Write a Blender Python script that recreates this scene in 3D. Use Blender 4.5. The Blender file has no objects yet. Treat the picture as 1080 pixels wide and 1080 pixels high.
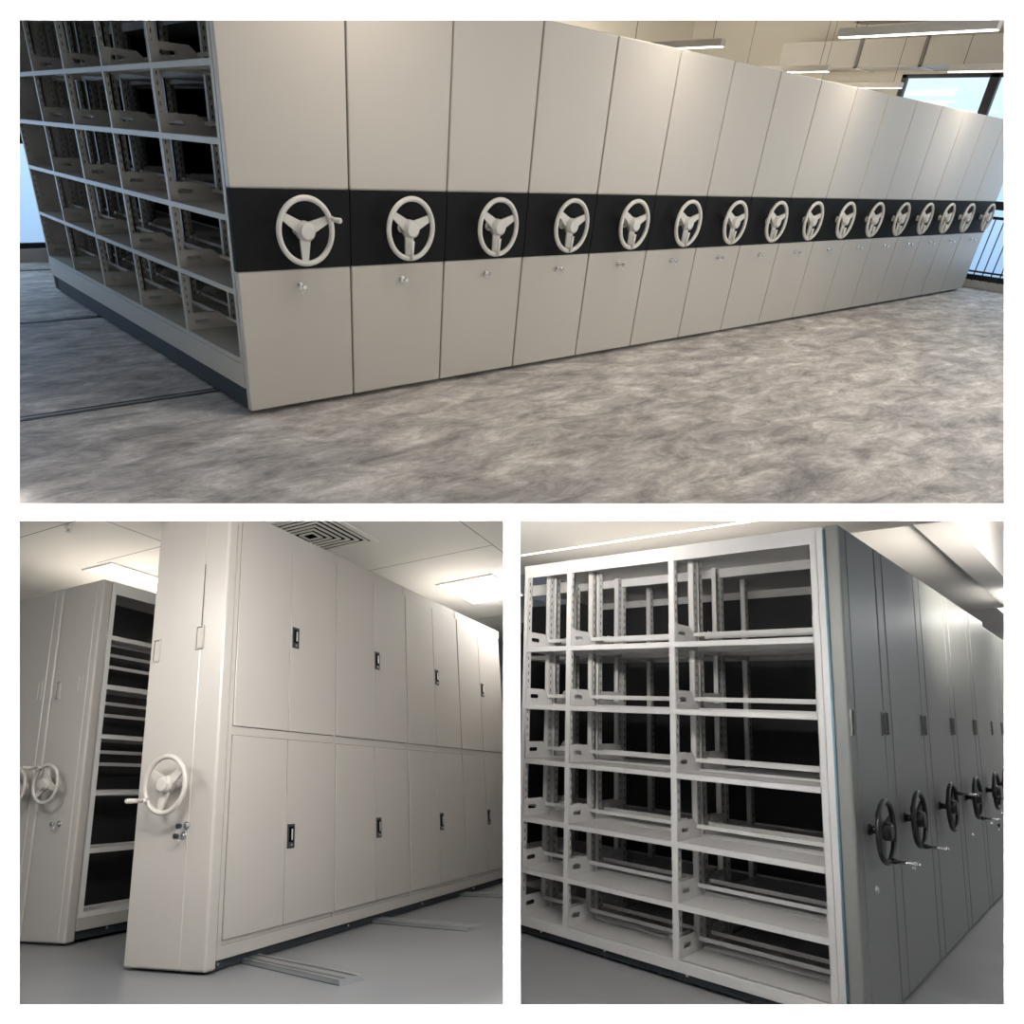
import bpy, bmesh, math, random
from mathutils import Matrix, Vector
random.seed(4)
S = bpy.context.scene
PI = math.pi
# ------------------------------------------------------------------ camera, rooms' frames
FPX = 750.0; PPX, PPY = 490.0, 610.0
MA = Matrix(((0.765, -0.641, 0.059), (-0.297, -0.433, -0.851), (0.571, 0.634, -0.521)))
ROOM_FIT = {'A': (((0.76533, -0.64093, 0.059), (-0.29672, -0.43268, -0.85132), (0.57117, 0.63403, -0.52132)), (-1.3698, -1.0397, 4.5646)), 'B': (((0.4343, -0.89956, -0.04659), (0.2513, 0.17067, -0.95274), (0.865, 0.40207, 0.30018)), (-1.1606, 1.7835, 3.1837)), 'C': (((0.68501, -0.72751, 0.03857), (0.15636, 0.0951, -0.98311), (0.71156, 0.67947, 0.1789)), (1.758, 2.0352, 3.1017))}
def ortho(m):
    a = Vector(m.col[0]).normalized(); b = Vector(m.col[1]); b = (b - a*a.dot(b)).normalized(); c = a.cross(b)
    return Matrix((a, b, c)).transposed()
FIT = {k: (ortho(Matrix(v[0])), Vector(v[1])) for k, v in ROOM_FIT.items()}
MA, tA = FIT['A']
CAM = -(MA.transposed() @ tA)                     # the open-plan room's own axes are the world's
def room(k):
    M, t = FIT[k]
    R = MA.transposed() @ M
    return Matrix.Translation(MA.transposed() @ (t - tA)) @ R.to_4x4()
ROOM = {k: room(k) for k in 'ABC'}
cam = bpy.data.cameras.new('camera'); co = bpy.data.objects.new('camera', cam); S.collection.objects.link(co)
co.matrix_world = Matrix.Translation(CAM) @ Matrix((MA.transposed() @ Vector((1, 0, 0)), MA.transposed() @ Vector((0, -1, 0)), MA.transposed() @ Vector((0, 0, -1)))).transposed().to_4x4()
cam.sensor_width = 36; cam.lens = 36*FPX/1080; cam.shift_x = (540-PPX)/1080; cam.shift_y = (PPY-540)/1080
cam.clip_end = 200
S.camera = co
VIEW = co.matrix_world.copy()
# ------------------------------------------------------------------ world, lights, exposure
w = bpy.data.worlds.new('world'); S.world = w; w.use_nodes = True
w.node_tree.nodes['Background'].inputs[0].default_value = (.8, .88, 1, 1)
w.node_tree.nodes['Background'].inputs[1].default_value = .12
S.view_settings.view_transform = 'Standard'; S.view_settings.look = 'None'; S.view_settings.exposure = 0; S.view_settings.gamma = 1
S.view_settings.use_curve_mapping = False
S.cycles.use_denoising = True
S.cycles.max_bounces = 8; S.cycles.diffuse_bounces = 5
def area(name, M, loc, target, sx, sy, power, col=(1, 1, 1), spread=PI):
    l = bpy.data.lights.new(name, 'AREA'); l.shape = 'RECTANGLE'; l.size = sx; l.size_y = sy; l.energy = power; l.color = col; l.spread = spread
    o = bpy.data.objects.new(name, l); S.collection.objects.link(o)
    p = M @ Vector(loc); t = M @ Vector(target)
    o.matrix_world = Matrix.Translation(p) @ (t - p).to_track_quat('-Z', 'Y').to_matrix().to_4x4()
    return o
WALL_D = 2.2
def cpt(u, v, d):                                  # a point seen at (u, v), d metres ahead of the camera
    return VIEW @ Vector(((u-PPX)/FPX*d, -(v-PPY)/FPX*d, -d))
I4 = Matrix.Identity(4)
WALL_FILL = 250  # power of the unseen lights added around the front wall to whiten it
def wall_fill(name, u, v, horizontal):
    o = area(name, I4, cpt(u, v, WALL_D-.3), cpt(540, 540, WALL_D), 3.4, .12, WALL_FILL)
    p = o.matrix_world.translation.copy(); z = (p - cpt(540, 540, WALL_D)).normalized()      # the lamp shines along -z
    x = (VIEW.to_3x3() @ Vector((1, 0, 0) if horizontal else (0, 1, 0))); x = (x - z*x.dot(z)).normalized(); y = z.cross(x)
    o.matrix_world = Matrix.Translation(p) @ Matrix((x, y, z)).transposed().to_4x4()
wall_fill('wall_fill_top', 540, -560, True); wall_fill('wall_fill_bottom', 540, 1640, True)
wall_fill('wall_fill_left', -560, 540, False); wall_fill('wall_fill_right', 1640, 540, False)
# daylight through the two windows of the open-plan room
area('daylight_right_window', I4, (12.7, -.8, 1.6), (8, -.8, .6), 4.5, 2.4, 32, (.75, .87, 1))
area('daylight_left_window', I4, (-1.6, 6.2, 1.2), (-1.2, 2, .2), 2.5, 1.6, 45, (.5, .7, 1))
# unseen fill lights, added to brighten each room
def bar_fill(name, u, v, d, target, sx, power, spread=PI):
    o = area(name, I4, cpt(u, v, d), target, sx, .02, power, (1, .97, .93), spread)
    p = o.matrix_world.translation.copy(); z = (p - target).normalized(); x = VIEW.to_3x3() @ Vector((1, 0, 0)); z = (z - x*z.dot(x)).normalized(); y = z.cross(x)
    o.matrix_world = Matrix.Translation(p) @ Matrix((x, y, z)).transposed().to_4x4()
area('office_fill', I4, (3.2, -2.5, 3.3), (3.5, -1.2, 0), 4, .6, 8, (1, .95, .88))  # added fill above the row
area('office_fill_opposite', I4, (5.8, -4.9, 1.9), (2.2, 0, .5), 4.5, 1.8, 125, (1, .96, .91))  # added low fill, evens out the end panels
area('office_fill_back', I4, (8.5, 4.4, 2.7), (10.5, 5.2, 4), 3, 1, 70, (1, .93, .82))  # added fill turned up at the back wall and ceiling
area('office_fill_aisle', I4, (9.5, -2.6, 2.7), (11, .5, 3.6), 3, 1, 22, (1, .93, .82), 1.9)  # added fill turned up towards the ducts
bar_fill('store_fill', 250, 544.5, 2.45, ROOM['B'] @ Vector((1.6, .3, .9)), 1.0, 36)  # unseen fill for the cupboard doors, tucked behind the front wall
area('store_fill_aisle', ROOM['B'], (-1.2, .8, 1.95), (-.2, .8, .8), .7, .5, 27, (1, .97, .92))  # added fill for the near ends, left of view
bar_fill('archive_fill', 690, 544.5, 2.45, ROOM['C'] @ Vector((.1, .9, .7)), .9, 17)  # unseen fill for the open rack, tucked behind the front wall
bar_fill('archive_soffit_fill', 640, 545, 2.5, ROOM['C'] @ Vector((.3, 2.0, 2.62)), .5, 12, 1.2)  # added fill that brightens the soffit
area('archive_fill_up', ROOM['C'], (2.6, -1.2, 2.3), (3.2, .6, 3.0), 2, .5, 34, (1, .94, .86), 1.7)  # added upward fill for ceiling and beams
area('archive_fill_aisle', ROOM['C'], (4.6, -2.3, 2.0), (3.8, 0, .8), 3, 1, 24, (.86, .93, 1))  # added fill for the far rack ends
# ------------------------------------------------------------------ materials
MATS = {}
def mat(name, col, rough=.5, metal=0, emit=0, noise=0, nscale=8, bump=0, bscale=60, spec=.5, col2=None):
    if name in MATS: return MATS[name]
    m = bpy.data.materials.new(name); m.use_nodes = True; nt = m.node_tree; b = nt.nodes['Principled BSDF']
    b.inputs['Base Color'].default_value = (*col, 1); b.inputs['Roughness'].default_value = rough; b.inputs['Metallic'].default_value = metal
    b.inputs['Specular IOR Level'].default_value = spec
    if emit:
        b.inputs['Emission Color'].default_value = (*col, 1); b.inputs['Emission Strength'].default_value = emit
    if noise or bump:
        tc = nt.nodes.new('ShaderNodeTexCoord')
    if noise:
        n = nt.nodes.new('ShaderNodeTexNoise'); n.inputs['Scale'].default_value = nscale; n.inputs['Detail'].default_value = 6
        nt.links.new(tc.outputs['Object'], n.inputs['Vector'])
        r = nt.nodes.new('ShaderNodeMix'); r.data_type = 'RGBA'
        c2 = col2 or tuple(c*(1-noise) for c in col)
        r.inputs[6].default_value = (*col, 1); r.inputs[7].default_value = (*c2, 1)
        nt.links.new(n.outputs['Fac'], r.inputs[0]); nt.links.new(r.outputs[2], b.inputs['Base Color'])
    if bump:
        n2 = nt.nodes.new('ShaderNodeTexNoise'); n2.inputs['Scale'].default_value = bscale
        nt.links.new(tc.outputs['Object'], n2.inputs['Vector'])
        bp = nt.nodes.new('ShaderNodeBump'); bp.inputs['Strength'].default_value = bump; bp.inputs['Distance'].default_value = .002
        nt.links.new(n2.outputs['Fac'], bp.inputs['Height']); nt.links.new(bp.outputs['Normal'], b.inputs['Normal'])
    MATS[name] = m
    return m
def concrete():
    m = bpy.data.materials.new('troweled_concrete'); m.use_nodes = True; nt = m.node_tree; b = nt.nodes['Principled BSDF']
    tc = nt.nodes.new('ShaderNodeTexCoord'); mp = nt.nodes.new('ShaderNodeMapping'); mp.inputs['Scale'].default_value = (.75, 1.7, 1); mp.inputs['Rotation'].default_value = (0, 0, .5)
    nt.links.new(tc.outputs['Object'], mp.inputs['Vector'])
    def noise(sc, det, rough, dist=0):
        n = nt.nodes.new('ShaderNodeTexNoise'); n.inputs['Scale'].default_value = sc; n.inputs['Detail'].default_value = det; n.inputs['Roughness'].default_value = rough; n.inputs['Distortion'].default_value = dist
        nt.links.new(mp.outputs['Vector'], n.inputs['Vector']); return n
    big = noise(1.3, 5, .6, .5); mid = noise(3.4, 12, .74, .55); fine = noise(16, 10, .8, .4)
    def ramp(src, stops):
        r = nt.nodes.new('ShaderNodeValToRGB'); e = r.color_ramp.elements
        e[0].position, e[0].color = stops[0][0], (*stops[0][1], 1); e[1].position, e[1].color = stops[-1][0], (*stops[-1][1], 1)
        for p, c in stops[1:-1]:
            k = e.new(p); k.color = (*c, 1)
        nt.links.new(src.outputs['Fac'], r.inputs['Fac']); return r
    r1 = ramp(mid, ((.34, (.26, .24, .228)), (.45, (.47, .442, .42)), (.54, (.64, .605, .575)), (.66, (.90, .87, .84))))
    r2 = ramp(big, ((.3, (.62, .61, .62)), (.7, (1.12, 1.1, 1.06))))
    r3 = ramp(fine, ((.3, (.75, .75, .75)), (.7, (1.2, 1.2, 1.2))))
    def mul(a, c):
        x = nt.nodes.new('ShaderNodeMix'); x.data_type = 'RGBA'; x.blend_type = 'MULTIPLY'; x.inputs[0].default_value = 1
        nt.links.new(a, x.inputs[6]); nt.links.new(c, x.inputs[7]); return x.outputs[2]
    nt.links.new(mul(mul(r1.outputs[0], r2.outputs[0]), r3.outputs[0]), b.inputs['Base Color'])
    b.inputs['Roughness'].default_value = .62
    bp = nt.nodes.new('ShaderNodeBump'); bp.inputs['Strength'].default_value = .25; bp.inputs['Distance'].default_value = .006
    nt.links.new(mid.outputs['Fac'], bp.inputs['Height']); nt.links.new(bp.outputs['Normal'], b.inputs['Normal'])
    return m
def glass(name, col):
    m = bpy.data.materials.new(name); m.use_nodes = True; nt = m.node_tree
    nt.nodes.remove(nt.nodes['Principled BSDF']); out = nt.nodes['Material Output']
    t = nt.nodes.new('ShaderNodeBsdfTransparent'); t.inputs[0].default_value = (*col, 1)
    g = nt.nodes.new('ShaderNodeBsdfGlossy'); g.inputs['Roughness'].default_value = .05
    x = nt.nodes.new('ShaderNodeMixShader'); x.inputs[0].default_value = .025
    nt.links.new(t.outputs[0], x.inputs[1]); nt.links.new(g.outputs[0], x.inputs[2]); nt.links.new(x.outputs[0], out.inputs[0])
    return m
def haze_sky():
    m = bpy.data.materials.new('hazy_daylight_sky'); m.use_nodes = True; nt = m.node_tree
    nt.nodes.remove(nt.nodes['Principled BSDF']); out = nt.nodes['Material Output']
    tc = nt.nodes.new('ShaderNodeTexCoord'); sx = nt.nodes.new('ShaderNodeSeparateXYZ'); nt.links.new(tc.outputs['Object'], sx.inputs[0])
    r = nt.nodes.new('ShaderNodeValToRGB'); mr = nt.nodes.new('ShaderNodeMapRange'); mr.inputs[1].default_value = -1; mr.inputs[2].default_value = 6
    nt.links.new(sx.outputs['Z'], mr.inputs[0]); nt.links.new(mr.outputs[0], r.inputs[0])
    e = r.color_ramp.elements; e[0].position = .1; e[0].color = (.30, .46, .68, 1); e[1].position = .75; e[1].color = (.86, 1.0, 1.08, 1)
    k = e.new(.32); k.color = (.50, .72, 1.0, 1)
    em = nt.nodes.new('ShaderNodeEmission'); nt.links.new(r.outputs[0], em.inputs[0]); em.inputs[1].default_value = 1.3; nt.links.new(em.outputs[0], out.inputs[0])
    return m
WHITE = mat('matt_white_wall', (.93, .93, .93), .95, spec=.1)
CREAM = mat('cream_wall', (.72, .68, .60), .85, noise=.06, nscale=2)
OFFWHITE = mat('off_white_plaster', (.62, .60, .57), .85, noise=.05, nscale=2)
CEIL_B = mat('satin_ceiling_tile', (.72, .705, .67), .6)
CEIL_C = mat('pale_plaster', (.80, .77, .72), .85, noise=.05, nscale=2)
BLUEGREY = mat('blue_grey_plaster', (.52, .54, .60), .85)
CONC = concrete()
EPOXY = mat('grey_epoxy_floor', (.215, .22, .23), .32, noise=.22, nscale=1.6)
EPOXY_C = mat('grey_epoxy_floor_dusty', (.34, .34, .345), .5, noise=.25, nscale=2.5)
BEIGE = mat('beige_powder_coat', (.50, .465, .41), .45, noise=.04, nscale=3, bump=.15, bscale=400)
BEIGE_S = mat('beige_shelf_steel', (.47, .44, .38), .5)
GREYP = mat('warm_grey_powder_coat', (.40, .375, .345), .33, bump=.08, bscale=300)
GREYC = mat('grey_green_powder_coat', (.20, .205, .192), .38, bump=.1, bscale=300)
SILVER = mat('pale_grey_shelf_steel', (.60, .585, .57), .45)
DARKSTEEL = mat('dark_chassis_steel', (.035, .041, .047), .6, spec=.25)
BLACKBAND = mat('black_textured_band', (.009, .010, .011), .75, bump=.9, bscale=170, spec=.15)
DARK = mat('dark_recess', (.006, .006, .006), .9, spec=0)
LINE = mat('dark_seam', (.03, .028, .025), .8)
WHEELW = mat('off_white_plastic', (.66, .64, .59), .4)
WHEELG = mat('warm_grey_plastic', (.45, .42, .385), .4)
WHEELB = mat('black_plastic', (.012, .012, .013), .35)
CHROME = mat('chrome', (.75, .75, .75), .2, metal=1)
ZINC = mat('galvanised_steel', (.5, .52, .54), .35, metal=.85)
BLACKM = mat('black_metal', (.015, .017, .02), .4)
LAMP = mat('lit_diffuser', (1, .97, .93), .5, emit=5)
LAMPB = mat('lit_panel', (1, .99, .96), .5, emit=4)
STRIP = mat('lit_strip', (1, .99, .95), .5, emit=3)
LAMPBODY = mat('lamp_housing', (.62, .60, .56), .5)
DUCT = mat('painted_duct', (.52, .50, .46), .6, noise=.08, nscale=2)
BLUET = mat('blue_protective_tape', (.16, .27, .34), .5)
CURTAIN = mat('charcoal_blind', (.03, .033, .042), .8)
SKY = haze_sky()
GLASS = glass('clear_glass', (.95, .98, 1.0))

# ------------------------------------------------------------------ mesh helpers
class MB:
    def __init__(s): s.bm = bmesh.new(); s.mats = []
    def mi(s, m):
        if m not in s.mats: s.mats.append(m)
        return s.mats.index(m)
    def box(s, x0, x1, y0, y1, z0, z1, m, bev=0, seg=2):
        r = bmesh.ops.create_cube(s.bm, size=1); vs = r['verts']
        for v in vs: v.co = Vector(((x0+x1)/2+v.co.x*(x1-x0), (y0+y1)/2+v.co.y*(y1-y0), (z0+z1)/2+v.co.z*(z1-z0)))
        fs = list({f for v in vs for f in v.link_faces}); i = s.mi(m)
        for f in fs: f.material_index = i
        if bev:
            es = list({e for v in vs for e in v.link_edges})
            r = bmesh.ops.bevel(s.bm, geom=es, offset=bev, segments=seg, affect='EDGES', profile=.5)
            for f in r['faces']: f.material_index = i
        return s
    def prism(s, pts, d, m, smooth=False):
        """pts: closed loop of 3D points, extruded by vector d"""
        i = s.mi(m); d = Vector(d); n = len(pts)
        a = [s.bm.verts.new(p) for p in pts]; b = [s.bm.verts.new(Vector(p)+d) for p in pts]
        fs = [s.bm.faces.new(a), s.bm.faces.new(b[::-1])]
        for k in range(n):
            f = s.bm.faces.new((a[k], b[k], b[(k+1) % n], a[(k+1) % n])); f.smooth = smooth; fs.append(f)
        for f in fs: f.material_index = i
        return s
    def cyl(s, p, q, r, m, n=16, r2=None, smooth=True):
        p = Vector(p); q = Vector(q); z = (q-p).normalized(); x = z.orthogonal().normalized(); y = z.cross(x); r2 = r if r2 is None else r2
        i = s.mi(m); A = []; B = []
        for k in range(n):
            a = 2*PI*k/n; d = x*math.cos(a)+y*math.sin(a); A.append(s.bm.verts.new(p+d*r)); B.append(s.bm.verts.new(q+d*r2))
        for k in range(n):
            f = s.bm.faces.new((A[k], A[(k+1) % n], B[(k+1) % n], B[k])); f.smooth = smooth; f.material_index = i
        f = s.bm.faces.new(A[::-1]); f.material_index = i; f = s.bm.faces.new(B); f.material_index = i
        return s
    def tube(s, pts, r, m, n=8):
        for a, b in zip(pts, pts[1:]): s.cyl(a, b, r, m, n)
        return s
    def torus(s, c, R, r, m, nu=48, nv=12, flat=1.0):
        """ring in the x-z plane about c (axis y)"""
        i = s.mi(m); c = Vector(c); V = []
        for a in range(nu):
            u = 2*PI*a/nu; d = Vector((math.cos(u), 0, math.sin(u)))
            V.append([s.bm.verts.new(c+d*(R+r*math.cos(2*PI*b/nv))+Vector((0, r*flat*math.sin(2*PI*b/nv), 0))) for b in range(nv)])
        for a in range(nu):
            for b in range(nv):
                f = s.bm.faces.new((V[a][b], V[(a+1) % nu][b], V[(a+1) % nu][(b+1) % nv], V[a][(b+1) % nv])); f.smooth = True; f.material_index = i
        return s
    def holed(s, outer, holes, d, m):
        """outer/holes: loops of 3D points in one plane, extruded by d"""
        i = s.mi(m); d = Vector(d); es = []
        loops = []
        for L in [outer]+holes:
            vs = [s.bm.verts.new(p) for p in L]; loops.append(vs)
            for k in range(len(vs)): es.append(s.bm.edges.new((vs[k], vs[(k+1) % len(vs)])))
        r = bmesh.ops.triangle_fill(s.bm, edges=es, use_beauty=True)
        fs = [g for g in r['geom'] if isinstance(g, bmesh.types.BMFace)]
        r = bmesh.ops.extrude_face_region(s.bm, geom=fs)
        vs = [g for g in r['geom'] if isinstance(g, bmesh.types.BMVert)]
        bmesh.ops.translate(s.bm, verts=vs, vec=d)
        # keep the first cap too
        newf = [g for g in r['geom'] if isinstance(g, bmesh.types.BMFace)]
        for f in s.bm.faces:
            if f in newf or f in fs: f.material_index = i
        for v in vs:
            for f in v.link_faces: f.material_index = i
        return s
    def mesh(s, name):
        bmesh.ops.recalc_face_normals(s.bm, faces=s.bm.faces[:])
        me = bpy.data.meshes.new(name); s.bm.to_mesh(me); s.bm.free()
        for m in s.mats: me.materials.append(m)
        return me
L_ = S.collection.objects.link
def part(name, me, parent, loc=(0, 0, 0), rot=(0, 0, 0), label=None):
    if isinstance(me, MB): me = me.mesh(name)
    o = bpy.data.objects.new(name, me); L_(o); o.parent = parent; o.location = loc; o.rotation_euler = rot
    if label: o['label'] = label
    return o
def tag(o, label, cat, group=None, kind=None):
    o['label'] = label; o['category'] = cat
    if group: o['group'] = group
    if kind: o['kind'] = kind
def thing(name, k, loc, rotz, label, cat, group=None):
    o = bpy.data.objects.new(name, None); L_(o); o.empty_display_size = .1
    o.matrix_world = ROOM[k] @ Matrix.Translation(loc) @ Matrix.Rotation(rotz, 4, 'Z')
    tag(o, label, cat, group); return o
def one(name, k, me, label, cat, group=None, loc=(0, 0, 0)):
    if isinstance(me, MB): me = me.mesh(name)
    o = bpy.data.objects.new(name, me); L_(o); o.matrix_world = ROOM[k] @ Matrix.Translation(loc); tag(o, label, cat, group); return o
def struct(name, k, me, label=None, world=False):
    if isinstance(me, MB): me = me.mesh(name)
    o = bpy.data.objects.new(name, me); L_(o)
    if not world: o.matrix_world = ROOM[k]
    o['kind'] = 'structure'
    if label: o['label'] = label
    return o
def copy_tree(o, parent=None):
    c = o.copy(); L_(c)
    if parent is not None: c.parent = parent; c.matrix_parent_inverse = o.matrix_parent_inverse.copy()
    for ch in list(o.children): copy_tree(ch, c)
    return c
# polygons of one plane, cut where the partition and the added dividing boards stand
PANEL = {'A': (18, 18, 1062, 531), 'B': (18, 549, 531, 1062), 'C': (549, 549, 1062, 1062)}
GROW = 6
OUT = {'A': (450, 300, 450, 6), 'B': (450, 6, 6, 300), 'C': (6, 6, 450, 300)}      # how far each room runs on beyond its opening
def cut(k, pts):
    inv = ROOM[k].inverted()
    u0, v0, u1, v1 = [a + s*g for a, s, g in zip(PANEL[k], (-1, -1, 1, 1), OUT[k])]
    C = inv @ CAM
    cs = [inv @ cpt(u, v, 1) - C for u, v in ((u0, v0), (u1, v0), (u1, v1), (u0, v1))]
    pl = [cs[i].cross(cs[(i+1) % 4]) for i in range(4)]
    mid = cs[0]+cs[1]+cs[2]+cs[3]
    pl = [p if p.dot(mid) > 0 else -p for p in pl]
    fwd = (inv.to_3x3() @ (VIEW.to_3x3() @ Vector((0, 0, -1)))).normalized(); pl = [(n, C) for n in pl] + [(fwd, C + fwd*(WALL_D+.03))]
    P = [Vector(p) for p in pts]
    for n, O in pl:
        Q = []
        for i in range(len(P)):
            a, b = P[i], P[(i+1) % len(P)]; da, db = (a-O).dot(n), (b-O).dot(n)
            if da >= 0: Q.append(a)
            if (da >= 0) != (db >= 0): Q.append(a+(b-a)*(da/(da-db)))
        P = Q
        if len(P) < 3: return None
    return P
def slab(name, k, pts, d, m, label=None, trim=True):
    P = cut(k, pts) if trim else [Vector(p) for p in pts]
    if not P: return None
    b = MB(); b.prism(P, d, m); return struct(name, k, b, label)
def rect(z, x0, x1, y0, y1): return [(x0, y0, z), (x1, y0, z), (x1, y1, z), (x0, y1, z)]

# ------------------------------------------------------------------ building: the white partition wall with its three openings
b = MB()
i = b.mi(WHITE)
ub = [-900, 18, 531, 549, 1062, 1980]; vb = [-900, 18, 531, 549, 1062, 1980]
holes = lambda x, y: (y == 1 and x in (1, 2, 3)) or (y == 3 and x in (1, 3))
vid = {}
def gv(x, y, back):
    key = (x, y, back)
    if key not in vid: vid[key] = b.bm.verts.new(cpt(ub[x], vb[y], WALL_D) + (VIEW.to_3x3() @ Vector((0, 0, -.012)) if back else Vector()))
    return vid[key]
for x in range(5):
    for y in range(5):
        if holes(x, y): continue
        for bk in (0, 1): b.bm.faces.new([gv(x, y, bk), gv(x+1, y, bk), gv(x+1, y+1, bk), gv(x, y+1, bk)])
        for (p, q, nx, ny) in (((x, y), (x+1, y), x, y-1), ((x, y+1), (x+1, y+1), x, y+1), ((x, y), (x, y+1), x-1, y), ((x+1, y), (x+1, y+1), x+1, y)):
            if nx < 0 or ny < 0 or nx > 4 or ny > 4 or holes(nx, ny):
                b.bm.faces.new([gv(*p, 0), gv(*q, 0), gv(*q, 1), gv(*p, 1)])
struct('wall_front', 'A', b, 'white partition wall with one wide opening above two square ones', world=True)
# unseen boards, added to keep the light of the three rooms apart
def board(name, pts, m, label, th):
    P = [Vector(p) for p in pts]; n = (P[1]-P[0]).cross(P[2]-P[0]).normalized()*th
    b = MB(); b.prism([p-n/2 for p in P], n, m); return struct(name, 'A', b, label, world=True)

# ================================================================== ROOM A, the open-plan floor
slab('floor', 'A', rect(0, -6, 13.4, -6, 6.6), (0, 0, -.02), CONC, 'mottled grey troweled concrete floor of the open-plan room')
def on_floor(u, v):
    d = cpt(u, v, 1) - CAM; return CAM + d*(-CAM.z/d.z)
board('light_board_storey', [cpt(-430, 540, WALL_D+.02), cpt(1510, 540, WALL_D+.02), on_floor(1510, 540), on_floor(-430, 540)], WHITE, 'unseen added board keeping light of the upper room and the lower rooms apart', .012)
board('light_board_divider', [cpt(540, 540, WALL_D+.02), cpt(540, 540, 9), cpt(540, 1110, 9), cpt(540, 1110, WALL_D+.02)], WHITE, 'unseen added board keeping light of the two lower rooms apart', .008)
slab('ceiling', 'A', rect(4.05, -4, 13.4, -6, 7), (0, 0, .05), CREAM, 'cream ceiling above the ducts of the open-plan room')
b = MB()
b.box(.75, 13.4, 6.6, 6.75, 0, 4.05, CREAM)
b.box(-3.5, .75, 6.6, 6.75, 1.32, 4.05, CURTAIN); b.box(-3.5, .75, 6.55, 6.75, .0, .14, OFFWHITE)
struct('wall_back', 'A', b, 'back wall of the open-plan room, cream with a charcoal blind on the left')
# window_1: the wide window beyond the far end of the row
b = MB()
WX = 13.0
b.box(WX, WX+.25, 2.25, 6.6, 0, 4.05, CREAM); b.box(WX, WX+.25, -5, 2.25, 2.98, 4.05, CREAM)
struct('wall_right', 'A', b, 'end wall with the wide window')
b = MB(); b.box(WX-.04, WX+.3, -5, 2.25, 0, .12, OFFWHITE, .01); struct('trim_1', 'A', b, 'pale kerb under the wide window')
b = MB()
for y in (-3.2, -.95, .78): b.box(WX, WX+.09, y, y+.14, .12, 2.98, BLACKM, .005)
b.box(WX, WX+.09, 2.17, 2.25, .12, 2.98, BLACKM); b.box(WX, WX+.09, -5, 2.25, 1.16, 1.28, BLACKM); b.box(WX, WX+.09, -5, 2.25, .12, .2, BLACKM); b.box(WX, WX+.09, -5, 2.25, 2.93, 2.98, BLACKM)
wf = struct('window_1', 'A', b, 'wide window with black frame at the far end of the row')
g = MB(); g.box(WX+.05, WX+.056, -5, 2.25, .12, 2.98, GLASS); part('glass', g, wf)
b = MB(); b.cyl((WX-.12, -5, 1.05), (WX-.12, 2.2, 1.05), .022, BLACKM, 10); b.cyl((WX-.12, -5, .26), (WX-.12, 2.2, .26), .015, BLACKM, 8)
y = -4.9
while y < 2.2:
    b.cyl((WX-.12, y, .12), (WX-.12, y, 1.05), .009, BLACKM, 6); y += .13
one('window_railing', 'A', b, 'black baluster railing in front of the wide window at the far right', 'railing')
# window_2: the small window left of the open shelves
b = MB(); b.box(-3.5, .75, 6.62, 6.68, 1.26, 1.32, BLACKM); b.box(-3.5, .75, 6.62, 6.68, .14, .2, BLACKM)
for x in (-1.2, -.35, .55): b.box(x, x+.04, 6.6, 6.68, .14, 1.32, BLACKM)
wf = struct('window_2', 'A', b, 'low window with black frame left of the open shelves')
g = MB(); g.box(-3.5, .75, 6.66, 6.665, .14, 1.32, GLASS); part('glass', g, wf)
b = MB(); b.prism([(WX+3, -9, -1), (WX+3, 8, -1), (WX+3, 8, 6), (WX+3, -9, 6)], (.05, 0, 0), SKY); b.prism([(-7, 8.5, -1), (3, 8.5, -1), (3, 8.5, 6), (-7, 8.5, 6)], (0, .05, 0), SKY)
struct('sky', 'A', b, 'pale hazy daylight outside the windows')
# floor tracks
for n, (y, lab) in enumerate(((.62, 'nearest'), (3.2, 'second'), (5.9, 'far'))):
    b = MB()
    P = cut('A', [(-6, y-.035, .001), (12.4, y-.035, .001), (12.4, y+.035, .001), (-6, y+.035, .001)])
    b.box(-5, 12.2, y-.04, y-.03, 0.0, .004, BLACKM); b.box(-5, 12.2, y+.03, y+.04, 0.0, .004, BLACKM); b.box(-5, 12.2, y-.03, y+.03, -.001, .002, mat('track_fill', (.16, .15, .14), .5))
    b.box(-5, 12.2, y-.005, y+.005, 0, .006, ZINC)
    one('floor_track', 'A', b, {'nearest': 'steel track sunk in the concrete floor nearest the viewer, left of the open shelves', 'second': 'middle steel track in the concrete floor left of the open shelves', 'far': 'farthest steel track in the concrete floor left of the open shelves, by the low window'}[lab], 'rail', 'steel tracks in the concrete floor')
# ducts and beams
def duct_unit(name, x0, x1, y0, y1, z0, z1, label, joints):
    t = thing(name, 'A', (x0, y0, z0), 0, label, 'duct', 'ventilation ducts')
    b = MB(); b.box(0, x1-x0, 0, y1-y0, 0, z1-z0, DUCT, .006); part('duct_body', b, t)
    for j in joints:
        b = MB(); e = .02; b.box(-e, x1-x0+e, j, j+.05, -e, 0, LAMPBODY); b.box(-e, 0, j, j+.05, -e, z1-z0+e, mat('bracket_grey', (.16, .15, .135), .5)); b.box(x1-x0, x1-x0+e, j, j+.05, -e, z1-z0+e, LAMPBODY)
        b.cyl((-e/2, j+.025, z1-z0), (-e/2, j+.025, 4.05-z0), .006, BLACKM, 6)
        part('bracket', b, t)
    return t
duct_unit('ventilation_duct', 12.05, 12.65, -3, 4.0, 3.0, 3.36, 'long rectangular pale duct crossing above the window wall', (.4, 2.0, 3.2, 4.6, 5.6))
duct_unit('ventilation_duct', 10.1, 11.0, -3, 1.3, 3.3, 3.6, 'upper duct at the top right corner above the nearest linear lamp', (.6, 2.2, 3.4))
t = thing('cable_tray', 'A', (9.4, -.9, 3.2), 0, 'dark cable tray slung behind the nearest linear lamp at top right', 'tray')
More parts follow.
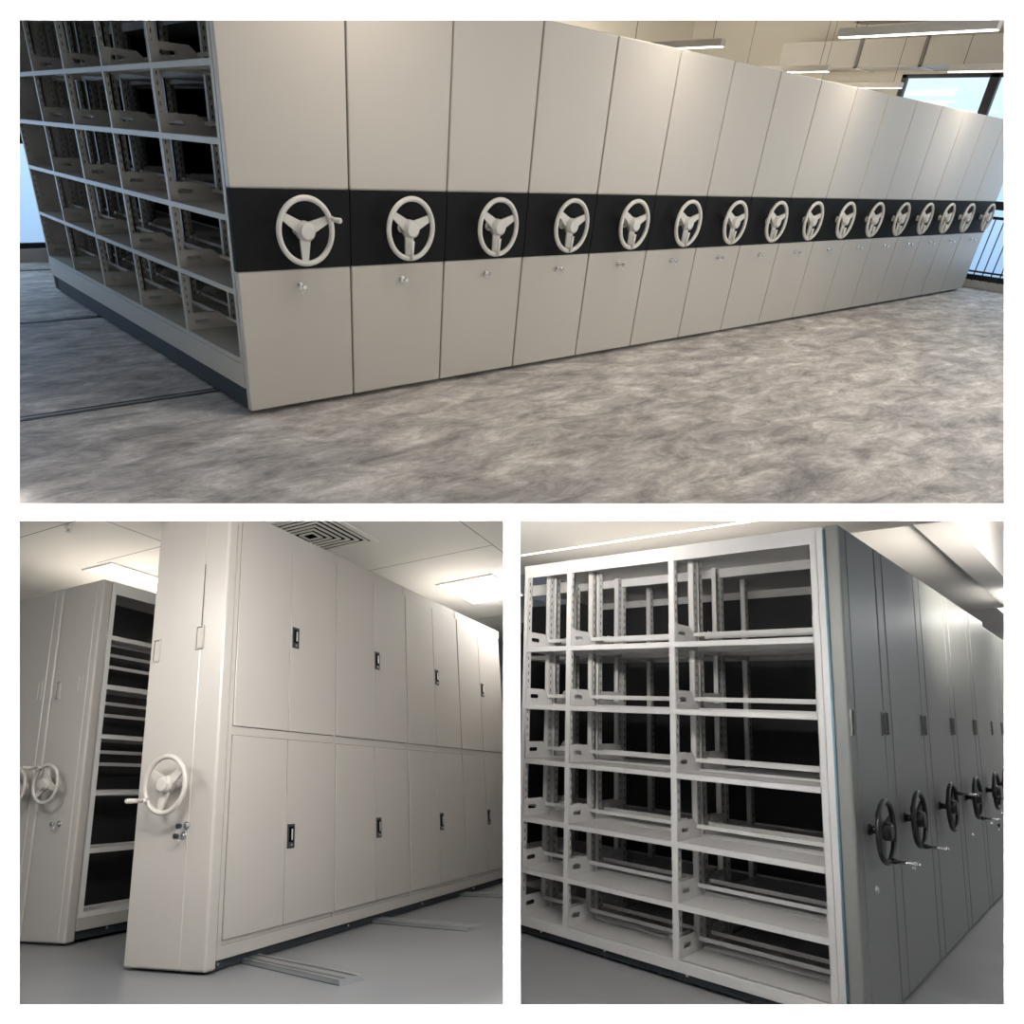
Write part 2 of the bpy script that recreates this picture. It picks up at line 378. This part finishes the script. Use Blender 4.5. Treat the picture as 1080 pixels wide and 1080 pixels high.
b = MB(); b.box(0, .22, 0, .006, 0, .06, DUCT); b.box(0, .22, 0, 2.4, 0, .006, mat('bracket_grey', (.16, .15, .135)), 0); b.box(0, .006, 0, 2.4, 0, .06, LAMPBODY); b.box(.214, .22, 0, 2.4, 0, .06, LAMPBODY); part('tray', b, t)
b = MB(); b.cyl((.11, .3, .0), (.11, .3, .85), .005, BLACKM, 6); b.cyl((.11, 1.9, .0), (.11, 1.9, .85), .005, BLACKM, 6); part('hanger', b, t)
# linear lamps
def lin_lamp(x, y0, y1, z, label, pw=15):
    t = thing('linear_lamp', 'A', (x, y0, z), 0, label, 'lamp', 'linear lamps hung above the shelving row')
    L = y1-y0
    b = MB(); b.box(-.045, .045, 0, L, .004, .075, LAMPBODY, .004); part('housing', b, t)
    b = MB(); b.box(-.038, .038, .01, L-.01, -.002, .006, LAMP); part('diffuser', b, t)
    for yy in (.15, L-.15):
        b = MB(); b.cyl((0, yy, .075), (0, yy, 4.05-z), .0035, BLACKM, 5); part('cable', b, t)
    l = bpy.data.lights.new('linear_lamp_light', 'AREA'); l.shape = 'RECTANGLE'; l.size = .08; l.size_y = L; l.energy = pw; l.color = (1, .90, .78)
    o = bpy.data.objects.new('linear_lamp_light', l); L_(o); o.parent = t; o.location = (0, L/2, -.01)
lin_lamp(.75, -1.17, .27, 2.72, 'linear lamp above the first end panel of the row')
lin_lamp(3.72, -1.17, .27, 2.72, 'linear lamp above the fifth end panel of the row')
lin_lamp(6.75, -1.17, .27, 2.70, 'long lit linear lamp at top right, largest of the hanging lamps')
lin_lamp(9.87, -1.17, .34, 2.70, 'lit linear lamp at the right edge, below the duct')
lin_lamp(6.95, 1.75, 3.2, 2.70, 'short looking lamp end showing left of the ducts above the ninth panel')
lin_lamp(9.58, 1.77, 3.2, 2.70, 'lamp end just above the eleventh panel, under the left end of the duct')
lin_lamp(11.9, 1.73, 3.2, 2.70, 'farthest small lamp end by the left edge of the wide window')

# ================================================================== parts of the mobile shelving
CACHE = {}
def cached(key, fn):
    if key not in CACHE: CACHE[key] = fn()
    return CACHE[key]
def stadium(x, y, z, w, h, n=6):
    P = []
    for k in range(n+1):
        a = -PI/2+PI*k/n; P.append((x+w/2-h/2+h/2*math.cos(a), y, z+h/2*math.sin(a)))
    for k in range(n+1):
        a = PI/2+PI*k/n; P.append((x-w/2+h/2+h/2*math.cos(a), y, z+h/2*math.sin(a)))
    return P
def shelf_mesh(d, L, m):
    def f():
        b = MB(); lip = .032
        b.box(0, d, 0, L, -.003, 0, m); b.box(0, .0025, 0, L, -lip, 0, m); b.box(0, .018, 0, L, -lip, -lip+.002, m)
        b.box(d-.0025, d, 0, L, -lip, .012, m); b.box(d-.02, d, 0, L, -lip, -lip+.002, m)
        b.box(0, d, 0, .002, -lip, 0, m); b.box(0, d, L-.002, L, -lip, 0, m)
        b.box(d*.5-.02, d*.5+.02, 0, L, -.018, -.003, m)
        return b.mesh('shelf')
    return cached(('shelf', d, L, m.name), f)
def plate_mesh(d, m, h=.105):
    def f():
        b = MB()
        outer = [(0.004, 0, 0), (0.004, 0, h), (d*.66, 0, h), (d*.86, 0, h*.45), (d-.004, 0, h*.42), (d-.004, 0, 0)]
        b.holed(outer, [stadium(d*.30, 0, h*.52, d*.30, .026)], (0, .0025, 0), m)
        return b.mesh('side_plate')
    return cached(('plate', d, m.name, h), f)
def bar_mesh(L, m):
    return cached(('bar', L, m.name), lambda: MB().box(-.002, .002, 0, L, -.011, .011, m).mesh('retaining_bar'))
def post_mesh(H, z0, m, w=.034, slots=True):
    def f():
        b = MB()
        b.box(0, .003, -w/2, w/2, z0, H, m); b.box(0, .045, -w/2, -w/2+.003, z0, H, m); b.box(0, .045, w/2-.003, w/2, z0, H, m); b.box(.030, .045, -w/2, w/2, z0, H, m)
        if slots:
            z = z0+.06
            while z < H-.06:
                for s in (-1, 1): b.box(.017, .023, s*w/2-.0006, s*w/2+.0006, z, z+.022, DARK)
                z += .05
        return b.mesh('post')
    return cached(('post', H, z0, m.name, w, slots), f)
def shelving(t, w, bays, levels, H, m, z0, full=True, sides=(0, 1), plates=True, top=True):
    """posts, shelves with side plates and bars between y = bays[0] .. bays[-1]"""
    hw = w/2; d = hw-.028
    for s in sides:
        X = 0.006 if s == 0 else w-.006; rz = 0 if s == 0 else PI
        for y in bays:
            part('post', post_mesh(H-.005, z0, m), t, (X, y, 0), (0, 0, rz))
            part('post', post_mesh(H-.005, z0, m), t, (hw-.06 if s == 0 else hw+.06, y, 0), (0, 0, rz))
        for a, c in zip(bays, bays[1:]):
            L = c-a-.034
            for z in levels:
                sh = part('shelf', shelf_mesh(round(d, 4), round(L, 4), m), t, (X, a+.017 if s == 0 else c-.017, z), (0, 0, rz))
                if plates:
                    part('side_plate', plate_mesh(round(d, 4), m), sh, (0, .001, 0)); part('side_plate', plate_mesh(round(d, 4), m), sh, (0, L-.0035, 0))
                    part('retaining_bar', bar_mesh(round(L, 4), m), sh, (d*.80, 0, .062))
    if top:
        b = MB(); b.box(0.004, w-.004, bays[0]-.017, bays[-1]+.017, H-.03, H-.001, m); b.box(.004, .007, bays[0], bays[-1], H-.085, H-.03, m); b.box(w-.007, w-.004, bays[0], bays[-1], H-.085, H-.03, m)
        part('top_cover', b, t)
def handwheel(t, x, y, z, R, m, handle, spokes=(90, 210, 330), rt=.016, kind='fold', prot=.11):
    """a three-spoke wheel standing off the panel at y, facing -y"""
    def rim():
        b = MB(); b.torus((0, 0, 0), R-rt, rt, m); return b.mesh('handwheel')
    wo = part('handwheel', cached(('rim', R, rt, m.name), rim), t, (x, y-prot, z))
    def spoke():
        b = MB(); r0 = R*.16; r1 = R-rt*1.2
        b.prism([(r0, .006, -R*.19), (r1, .004, -R*.10), (r1, .004, R*.10), (r0, .006, R*.19)], (0, .012, 0), m); return b.mesh('spoke')
    sm = cached(('spoke', R, m.name), spoke)
    for a in spokes: part('spoke', sm, wo, (0, 0, 0), (0, -math.radians(a), 0))
    def hub():
        b = MB(); b.cyl((0, -.022, 0), (0, .03, 0), R*.27, m, 32, R*.29); b.cyl((0, -.028, 0), (0, -.022, 0), R*.20, m, 32, R*.27); b.cyl((0, .03, 0), (0, prot-.006, 0), R*.10, m, 20, R*.13); b.cyl((0, prot-.012, 0), (0, prot-.001, 0), R*.17, m, 24); return b.mesh('hub')
    part('hub', cached(('hub', R, m.name, prot), hub), wo)
    a = math.radians(handle[0]); c = (math.cos(a)*(R-rt), 0, math.sin(a)*(R-rt))
    b = MB()
    if handle[1] == 'out':      # standing out towards the viewer
        hm = handle[2]; b.cyl(c, (c[0], -.03, c[2]), rt*1.05, m, 12); e = .115; k = .78 if hm != CHROME else .6
        b.cyl((c[0], -.03, c[2]), (c[0], -e, c[2]), rt*k, hm, 12, rt*k*1.25); b.cyl((c[0], -e, c[2]), (c[0], -e-.009, c[2]), rt*k*1.25, hm, 12, rt*k*.8)
    else:                        # folded in along the spoke
        k = .40; e = (c[0]*k, -.022, c[2]*k); f = (c[0]*.98, -.022, c[2]*.98)
        b.cyl(e, f, rt*.85, m, 12, rt*.65); b.cyl(f, (c[0]*1.04, -.022, c[2]*1.04), rt*.5, CHROME, 10); b.cyl((c[0]*.9, -.03, c[2]*.9), (c[0]*.9, 0.01, c[2]*.9), rt*.6, m, 8)
    part('crank_handle', b, wo)
    return wo
def lock(t, x, y, z, key=True, m=CHROME, dark=False):
    b = MB(); b.cyl((0, 0, 0), (0, -.008, 0), .019, m, 20); b.cyl((0, -.008, 0), (0, -.016, 0), .012, m, 16)
    o = part('lock', b, t, (x, y, z))
    if key:
        b = MB(); b.box(-.002, .002, -.045, -.014, -.004, .004, CHROME); b.cyl((0, -.062, 0), (0, -.045, 0), .012, BLACKM if dark else CHROME, 14); b.torus((0, -.05, -.026), .016, .0018, CHROME, 16, 6)
        part('key', b, o)
    return o
def plain_grip(t, x, y, z, hw=.026, hh=.062, m=None):
    m = m or GREYP
    b = MB(); f = .005
    b.box(-hw, hw, -.001, .001, -hh, hh, m)
    for (x0, x1, z0, z1) in ((-hw, -hw+f, -hh, hh), (hw-f, hw, -hh, hh), (-hw, hw, hh-f, hh), (-hw, hw, -hh, -hh+f)): b.box(x0, x1, -.009, 0, z0, z1, m, .0012)
    for (x0, x1, z0, z1) in ((-hw+f, -hw+f*1.5, -hh, hh), (hw-f*1.5, hw-f, -hh, hh), (-hw+f, hw-f, hh-f*1.6, hh-f), (-hw+f, hw-f, -hh+f, -hh+f*1.6)): b.box(x0, x1, -.003, 0, z0, z1, LINE)
    return part('pull_handle', b, t, (x, y, z))
def chassis(t, w, y0, y1, zt, m, zc, bolts=()):
    b = MB(); b.box(.002, w-.002, y0, y1, zc, zt, m, .002); part('base', b, t)
    b = MB(); b.box(.03, w-.03, y0, y1, .018, zc, DARKSTEEL)
    for y in bolts:
        for x, s in ((.03, -1), (w-.03, 1)): b.cyl((x, y, (zc+.02)/2+.01), (x+s*.006, y, (zc+.02)/2+.01), .008, ZINC, 10)
    y = y0+.5
    while y < y1-.2:
        b.cyl((w*.2, y-.02, .03), (w*.2, y+.02, .03), .029, DARKSTEEL, 14); b.cyl((w*.8, y-.02, .03), (w*.8, y+.02, .03), .029, DARKSTEEL, 14); y += 1.2
    part('chassis', b, t)

# ---- the row in room A
HA = 2.3
LEV_A = (1.871, 1.521, 1.151, .755, .349)
BAYS_A = [.07, .925, 1.824, 2.722, 3.62, 4.52]
ORD = ['first', 'second', 'third', 'fourth', 'fifth', 'sixth', 'seventh', 'eighth', 'ninth', 'tenth', 'eleventh', 'twelfth', 'thirteenth', 'fourteenth', 'fifteenth', 'last']
WID = [.773]+[.765]*14+[.95]
def end_panel_A(w):
    def f():
        b = MB(); g = .006
        b.box(g, w-g, 0, .05, .03, .857, BEIGE, .009, 3); b.box(g, w-g, 0, .05, 1.292, HA, BEIGE, .009, 3); b.box(g+.004, w-g-.004, .006, .05, .8, 1.35, BEIGE)
        return b.mesh('end_panel')
    return cached(('epA', w), f)
def band_A(w):
    def f():
        b = MB(); b.box(.003, w-.003, -.002, .04, .859, 1.290, BLACKBAND, .003)
        return b.mesh('accent_band')
    return cached(('bandA', w), f)
x = 0
for n, w_ in enumerate(WID):
    if n == 0: lab = 'first beige mobile shelving unit, open shelves to the left, crank knob standing out'
    elif n == 15: lab = 'last and smallest looking shelving unit at the window end of the row'
    else: lab = ORD[n]+' beige mobile shelving unit of the long row, counted from the open shelves'
    t = thing('mobile_shelving_unit', 'A', (x, 0, 0), 0, lab, 'shelving unit', 'beige mobile shelving units standing in a closed row')
    part('end_panel', end_panel_A(w_), t); part('accent_band', band_A(w_), t, label='black textured band')
    R = .19
    if n == 0: handwheel(t, w_*.52, 0, 1.08, R, WHEELW, (22, 'out', WHEELW), (150, 22, 267))
    else: handwheel(t, w_*.51, 0, 1.08, R, WHEELW, (268, 'fold'), (148, 22, 265))
    lock(t, w_*.52, 0, .765, True)
    chassis(t, w_, .05, 4.55, .315, BEIGE_S, .165)
    if n == 0: shelving(t, w_, BAYS_A, LEV_A, HA, BEIGE_S, .3)
    elif n == 1: shelving(t, w_, BAYS_A, LEV_A, HA, BEIGE_S, .3, plates=False, sides=(0,)); b = MB(); b.box(w_-.03, w_-.026, .05, 4.53, .2, HA-.02, DARK); b.box(.01, w_-.03, 4.526, 4.53, .2, HA-.02, DARK); part('shade_sheet', b, t)  # near-black sheets stand in for the shade deep inside the unit
    else:
        b = MB()
        for z in LEV_A+(HA-.02,): b.box(.01, w_-.01, .06, 4.5, z-.02, z, BEIGE_S)
        b.box(w_/2-.01, w_/2+.01, .06, 4.5, .3, HA-.02, BEIGE_S)
        part('shelf_rack', b, t)
    if n == 0:
        b = MB(); b.box(.01, w_-.01, 4.535, 4.56, .03, HA, BEIGE); part('rear_panel', b, t)
    x += w_

# ================================================================== ROOM B, cupboards and grey stacks
slab('floor', 'B', rect(0, -4, 8, -4, 5), (0, 0, -.02), EPOXY, 'smooth grey floor of the left lower room')
# ceiling with tile joints
b = MB(); P = cut('B', rect(2.7, -2, 7.6, -3, 5))
b.prism(P, (0, 0, .03), CEIL_B)
for (x0, x1, y0, y1) in ((-.3, 2.45, 1.592, 1.598), (.33, .336, 1.0, 4), (1.0, 1.006, 1.6, 2.4), (1.6, 4.6, -.532, -.526), (2.40, 2.406, -.53, 1.0), (4.6, 4.606, -2, 1.2)):
    Q = cut('B', rect(2.6992, x0, x1, y0, y1))
    if Q: b.prism(Q, (0, 0, .0006), LINE)
struct('ceiling', 'B', b, 'white tiled ceiling of the left lower room')
P = cut('B', [(7.6, -4, 0), (7.6, 5, 0), (7.6, 5, 2.7), (7.6, -4, 2.7)])
b = MB(); b.prism(P, (.03, 0, 0), OFFWHITE); struct('wall_far_store', 'B', b)
P = cut('B', [(-2, 4.6, 0), (8, 4.6, 0), (8, 4.6, 2.7), (-2, 4.6, 2.7)])
b = MB(); b.prism(P, (0, .03, 0), OFFWHITE); struct('wall_left_store', 'B', b)
def panel_light(k, x0, x1, y0, y1, z, label, pw, m=LAMPB):
    t = thing('ceiling_light', k, (x0, y0, z), 0, label, 'ceiling light')
    b = MB(); P = [(0, 0), (x1-x0, 0), (x1-x0, y1-y0), (0, y1-y0)]
    b.box(0, x1-x0, 0, y1-y0, -.012, -.002, m); part('diffuser', b, t)
    b = MB(); e = .018
    for (a, c, d, f) in ((-e, x1-x0+e, -e, 0), (-e, x1-x0+e, y1-y0, y1-y0+e), (-e, 0, 0, y1-y0), (x1-x0, x1-x0+e, 0, y1-y0)): b.box(a, c, d, f, -.014, -.001, LAMPBODY)
    part('frame', b, t)
    l = bpy.data.lights.new('ceiling_light_lamp', 'AREA'); l.shape = 'RECTANGLE'; l.size = x1-x0; l.size_y = y1-y0; l.energy = pw; l.color = (1, .97, .92)
    o = bpy.data.objects.new('ceiling_light_lamp', l); L_(o); o.parent = t; o.location = ((x1-x0)/2, (y1-y0)/2, -.02)
panel_light('B', 3.12, 3.92, -.20, .36, 2.7, 'bright square ceiling light at the right, above the far cupboard doors', 28)
panel_light('B', 1.06, 1.95, 2.30, 2.62, 2.7, 'bright ceiling light behind the open rack at the left', 34)
# air vent
t = thing('air_vent', 'B', (1.06, .2, 2.7), 0, 'square slatted air vent in the ceiling above the cupboard', 'vent')
vs = .75
b = MB()
for k, (a, c) in enumerate(((0, .04),)):
    b.box(a, vs-a, a, c, -.012, -.001, CEIL_B); b.box(a, vs-a, vs-c, vs-a, -.012, -.001, CEIL_B); b.box(a, c, c, vs-c, -.012, -.001, CEIL_B); b.box(vs-c, vs-a, c, vs-c, -.012, -.001, CEIL_B)
part('frame', b, t)
b = MB(); b.box(.04, vs-.04, .04, vs-.04, -.003, -.001, DARK); part('backing', b, t)
for k in range(6):
    a = .06+k*.05; c = a+.016; b = MB()
    b.box(a, vs-a, a, c, -.014, -.004, LAMPBODY); b.box(a, vs-a, vs-c, vs-a, -.014, -.004, LAMPBODY); b.box(a, c, c, vs-c, -.014, -.004, LAMPBODY); b.box(vs-c, vs-a, c, vs-c, -.014, -.004, LAMPBODY)
    part('slat', b, t)
b = MB(); b.cyl((0, 0, 0), (0, 0, -.03), .03, LAMPBODY, 16, .022); b.cyl((0, 0, -.03), (0, 0, -.05), .008, ZINC, 8); b.cyl((0, 0, -.05), (0, 0, -.054), .02, ZINC, 12)
one('sprinkler_head', 'B', b, 'small sprinkler head on the ceiling at the top left of the left lower room', 'sprinkler', loc=(.36, 1.87, 2.7))

def end_panel_plain(w, H, m, z0=.012, ret=.07, left=.26, right=.80):
    """local frame: face at y=0, crease lines beside a slightly raised field"""
    def f():
        b = MB(); g = .0045
        b.box(g, w-g, 0, ret, z0, H, m, .012, 3)
        b.box(w*left, w*right, -.0035, .01, .02, H-.012, m, .0033, 1)
        return b.mesh('end_panel')
    return cached(('epP', w, H, m.name, z0, ret, left, right), f)
# near cupboard: local x runs towards the viewer (-Y of the room), local y along its length
HB = 2.3; DB = .532
t = thing('mobile_cupboard', 'B', (0, DB, 0), -PI/2, 'large warm grey mobile cupboard with two tiers of locked doors', 'cupboard')
part('end_panel', end_panel_plain(DB, HB, GREYP, left=.22, right=.70), t)
plain_grip(t, DB-.475, 0, 1.545); plain_grip(t, DB-.165, -.004, 1.575)
b = MB(); b.box(DB*.70, DB*.70+.0025, -.0048, -.002, 1.64, 1.98, LINE); part('seam', b, t)
handwheel(t, DB-.235, 0, .84, .145, WHEELG, (212, 'out', WHEELG), (150, 35, 255), rt=.0125, prot=.095)
lock(t, DB-.17, 0, .645, True, CHROME, True); lock(t, DB-.185, 0, .60, True, CHROME, True)
NB = 9; DX = .442; X0 = .086
LB = X0+DX*(NB-1)
LB = 3.72
b = MB(); b.box(.01, DB-.022, .07, LB, .115, HB-.004, GREYP); part('carcass', b, t)
# face frame on the door side (local x = DB-.022 .. DB-.006)
b = MB(); xf0, xf1 = DB-.022, DB-.012
b.box(xf0, xf1, .07, LB, .10, .128, GREYP); b.box(xf0, xf1, .07, LB, 1.070, 1.114, GREYP); b.box(xf0, xf1, .07, LB, HB-.075, HB-.004, GREYP)
b.box(xf0, xf1+.0045, .07, .096, .1, HB-.01, GREYP)
for j in range(1, 9, 1):
    if j % 2 == 0 and X0+j*DX+.012 < LB: b.box(xf0, xf1+.0045, X0+j*DX-.011, X0+j*DX+.011, .1, HB-.01, GREYP)
part('face_frame', b, t)
b = MB(); b.box(.012, DB-.010, .07, LB, .048, .112, GREYP, .002); b.box(DB-.0105, DB-.0095, .07, LB, .108, .1095, LINE); part('base', b, t)
b = MB(); b.box(.03, DB-.03, .06, LB, .006, .05, DARKSTEEL)
for y in (.1, 1.15, 2.05, 2.9): b.cyl((DB-.03, y, .03), (DB-.024, y, .03), .007, ZINC, 10)
part('chassis', b, t)
def door_mesh(wd, h):
    def f():
        b = MB(); b.box(0, .016, .0026, wd-.0026, 0, h, GREYP, .0015, 1); b.box(.0, .009, -.0005, wd+.0005, -.0025, h+.0025, LINE); return b.mesh('door')
    return cached(('door', wd, h), f)
def doorlock():
    b = MB(); b.box(-.002, .003, 0, .062, -.062, .062, BLACKM, .002, 1); b.box(.003, .0036, .012, .05, -.03, .048, DARK); b.box(.003, .012, .026, .037, -.022, .038, CHROME, .003, 2); b.cyl((.003, .031, -.045), (.008, .031, -.045), .006, CHROME, 10)
    return b.mesh('door_lock')
dl = doorlock()
for i in range(8):
    y = X0+i*DX+.012*(1 if i % 2 == 0 else 0)
    wd = DX-.012*1
    if y+wd > LB: wd = LB-y-.01
    for z0, z1, zl in ((.13, 1.068, .56), (1.116, HB-.077, 1.655)):
        d = part('door', door_mesh(round(wd, 4), round(z1-z0, 4)), t, (DB-.018, y, z0))
        if i % 2 == 1: part('door_lock', dl, d, (.0165, .012, zl-z0), label='black lock plate with chrome lever')
# stack behind
HS = 2.24; LVB = (1.87, 1.54, 1.22, .87, .53, .17)
wS = [.40, .50, .46]; yS = 1.482
for n, w_ in enumerate(wS):
    lab = ['grey mobile rack with open dark shelves, left of the large cupboard', 'grey shelving unit behind the open rack, wheel with crank pointing left', 'grey shelving unit cut by the left edge of the picture'][n]
    t = thing('mobile_shelving_unit', 'B', (.396, yS+w_, 0), -PI/2, lab, 'shelving unit', 'grey racks left of the large cupboard')
    part('end_panel', end_panel_plain(w_, HS, GREYP, left=.28, right=.86), t)
    plain_grip(t, .07, 0, 1.52, .022, .06); plain_grip(t, w_-.115, 0, 1.54, .022, .06)
    handwheel(t, [.185, .375, .2][n], 0, .92, .125, WHEELG, (120, 'out', WHEELG), (100, 220, 340), rt=.011, prot=.09)
    lock(t, w_*.6, 0, .68, True)
    chassis(t, w_, .07, 2.6, .14, GREYP, .07, (.3, 1.2))
    if n == 0:
        shelving(t, w_, [.09, .95, 1.8, 2.58], LVB, HS, SILVER, .12, plates=False, sides=(1,))
        for z in LVB:
            for dz, xx in ((-.10, .25), (-.175, .22)):
                if z > .9:
                    b = MB(); b.box(xx, xx+.004, .1, 2.55, z+dz-.011, z+dz+.011, SILVER); part('cross_bar', b, t)
        b = MB(); b.box(.01, .014, .08, 2.58, .13, HS-.02, mat('dark_shade_fill', (.02, .02, .022), .6)); part('shade_sheet', b, t)  # near-black sheet gives the open rack its dark interior
    else:
        b = MB()
        b.box(.012, w_-.012, .07, 2.55, .14, HS-.004, GREYP); part('carcass', b, t)
    yS += w_
# floor rails sticking out under the cupboard
def floor_rail(k, x, y0, y1, label, ang=0):
    t = thing('floor_rail', k, (x, y0, 0), ang, label, 'rail', 'steel rails on the floor under the cupboard')
    L = y1-y0; b = MB()
    for dx in (-.055, -.02, .02, .055): b.box(dx-.004, dx+.004, 0, L, 0, .022, ZINC)
    b.box(-.059, .059, 0, L, 0, .004, DARKSTEEL); b.box(-.059, -.038, 0, L, .018, .022, ZINC); b.box(.038, .059, 0, L, .018, .022, ZINC); b.box(-.012, .012, 0, L, .018, .022, ZINC); part('track', b, t)
    b = MB(); b.box(-.062, .062, -.006, .0, 0, .022, ZINC); part('end_stop', b, t)
floor_rail('B', .06, -.74, .5, 'steel double rail on the floor under the near end of the cupboard', math.radians(-19))
floor_rail('B', 1.30, -.72, .5, 'steel double rail on the floor under the middle of the cupboard', math.radians(-13))
floor_rail('B', 2.62, -.6, .5, 'steel rail end at the right edge under the far end of the cupboard', math.radians(-8))

# ================================================================== ROOM C, archive racks
slab('floor', 'C', rect(0, -3, 9, -4, 4), (0, 0, -.02), EPOXY_C, 'grey floor of the right lower room')
P = cut('C', [(1.3, .06, 2.82), (7, .06, 2.82), (7, 3.5, 2.82), (1.3, 3.5, 2.82)])
b = MB(); b.prism(P, (0, 0, .03), CEIL_C); struct('ceiling_over_racks', 'C', b)
b = MB(); P = cut('C', rect(3.25, 0, 7.5, -3, .06)); b.prism(P, (0, 0, .03), OFFWHITE); struct('ceiling_aisle', 'C', b)
P = cut('C', [(-3, 6.6, -.1), (9, 6.6, -.1), (9, 6.6, 3.3), (-3, 6.6, 3.3)])
if P:
    b = MB(); b.prism(P, (0, .03, 0), OFFWHITE); struct('wall_end', 'C', b)
def clipbox(name, k, x0, x1, y0, y1, z0, z1, m, label=None):
    """solid cut where the building's partition stands"""
    bm = bmesh.new(); bmesh.ops.create_cube(bm, size=1)
    for v in bm.verts: v.co = Vector(((x0+x1)/2+v.co.x*(x1-x0), (y0+y1)/2+v.co.y*(y1-y0), (z0+z1)/2+v.co.z*(z1-z0)))
    inv = ROOM[k].inverted(); u0, v0, u1, v1 = [a + s*g for a, s, g in zip(PANEL[k], (-1, -1, 1, 1), OUT[k])]; C = inv @ CAM
    cs = [inv @ cpt(u, v, 1) - C for u, v in ((u0, v0), (u1, v0), (u1, v1), (u0, v1))]; mid = cs[0]+cs[1]+cs[2]+cs[3]
    for i in range(4):
        n = cs[i].cross(cs[(i+1) % 4]); n = n if n.dot(mid) > 0 else -n
        r = bmesh.ops.bisect_plane(bm, geom=bm.verts[:]+bm.edges[:]+bm.faces[:], plane_co=C, plane_no=n, clear_inner=True)
        ed = [e for e in bm.edges if e.is_boundary]
        if ed: bmesh.ops.holes_fill(bm, edges=ed)
    me = bpy.data.meshes.new(name); bm.to_mesh(me); bm.free(); me.materials.append(m)
    return struct(name, k, me, label)
clipbox('beam_long', 'C', .5, 7.4, -.17, .06, 2.78, 3.25, mat('beam_grey', (.55, .53, .51), .85), 'long ceiling beam beside the tops of the racks')
clipbox('beam_cross', 'C', 4.6, 4.95, -2.2, -.17, 2.8, 3.25, BLUEGREY, 'cross beam at the far end of the aisle')
clipbox('wall_far', 'C', 7.2, 7.3, -3, 3.5, 0, 3.25, OFFWHITE, 'far wall of the right lower room')
clipbox('ceiling_soffit', 'C', -.35, 1.35, -.3, 4.2, 2.62, 2.9, CEIL_C, 'lowered soffit with a lit strip above the open rack')
clipbox('wall_upper_left', 'C', -.34, -.30, -.3, 4.2, 2.9, 3.5, OFFWHITE)
panel_light('C', 5.2, 6.3, -.75, -.02, 2.6, 'bright ceiling light at the right edge beyond the last racks', 14)
b = MB(); b.box(0, .022, -.3, 2.3, -.0045, -.0005, STRIP); one('light_strip', 'C', b, 'thin lit strip running along the soffit above the open rack', 'light', loc=(.68, .30, 2.62))
gl = area('light_strip_glow', ROOM['C'], (.69, 1.3, 2.605), (.69, 1.3, 0), .03, 1.9, 5, (1, .98, .93)); gl.matrix_world = ROOM['C'] @ Matrix.Translation((.69, 1.3, 2.605))
HC = 2.345
LEV_C = (1.792, 1.418, 1.073, .712, .40, .125)
WC = [.626]+[.914]*4+[.95, .95]
x = 0
for n, w_ in enumerate(WC):
    lab = ['nearest grey archive rack with open silver shelves and a black wheel'] + [s+' grey closed rack end with a black wheel behind the open one' for s in ('second', 'third', 'fourth', 'fifth', 'sixth', 'farthest')]
    t = thing('mobile_shelving_unit', 'C', (x+(.06 if n >= 5 else 0), .0 if n < 5 else .05, 0), 0, lab[n], 'shelving unit', 'grey archive racks in the right lower room')
    part('end_panel', end_panel_plain(w_, HC, GREYC, left=.16, right=.84), t)
    plain_grip(t, .035, 0, 1.38, .022, .062, GREYC); plain_grip(t, w_-.04, 0, 1.38, .022, .062, GREYC)
    ang = [285, 275, 35, 275, 200, 280, 280][n]
    handwheel(t, w_*(.34 if n == 0 else .30), 0, .88, .152, WHEELB, (ang, 'out', CHROME), (20+13*n, 140+13*n, 260+13*n), rt=.0125, prot=.075)
    lock(t, w_*.42, 0, .60+.0*n, n == 4, CHROME, True)
    end = [1.98, 2.48, 3.2, 3.98, 4.75, 5.45, 6.2][n]
    bays = [.125, .90, 1.61] + [2.32+.71*j for j in range(6) if 2.32+.71*j < end-.2] + [end-.02]
    chassis(t, w_, .07, end, .115, SILVER if n == 0 else GREYC, .062, (.3, .85, 1.35, 1.8))
    if n == 0:
        shelving(t, w_, bays, LEV_C, HC, SILVER, .10)
        b = MB(); b.box(0.0, .06, .07, .108, .1, HC-.003, SILVER, .004); b.box(w_-.06, w_, .07, .108, .1, HC-.003, SILVER); part('corner_post', b, t)
        b = MB(); b.cyl((.0015, .071, .04), (.0015, .071, HC-.02), .006, BLUET, 8); part('edge_strip', b, t, label='blue protective edge strip')
    elif n == 1:
        shelving(t, w_, bays, LEV_C, HC, SILVER, .10, plates=False, sides=(0,))
    else:
        b = MB()
        b.box(.012, w_-.012, .07, end, .1, HC-.004, mat('dark_shade_fill', (.02, .02, .022), .6)); part('carcass', b, t)  # solid near-black box stands in for shaded shelving left out here
    x += w_
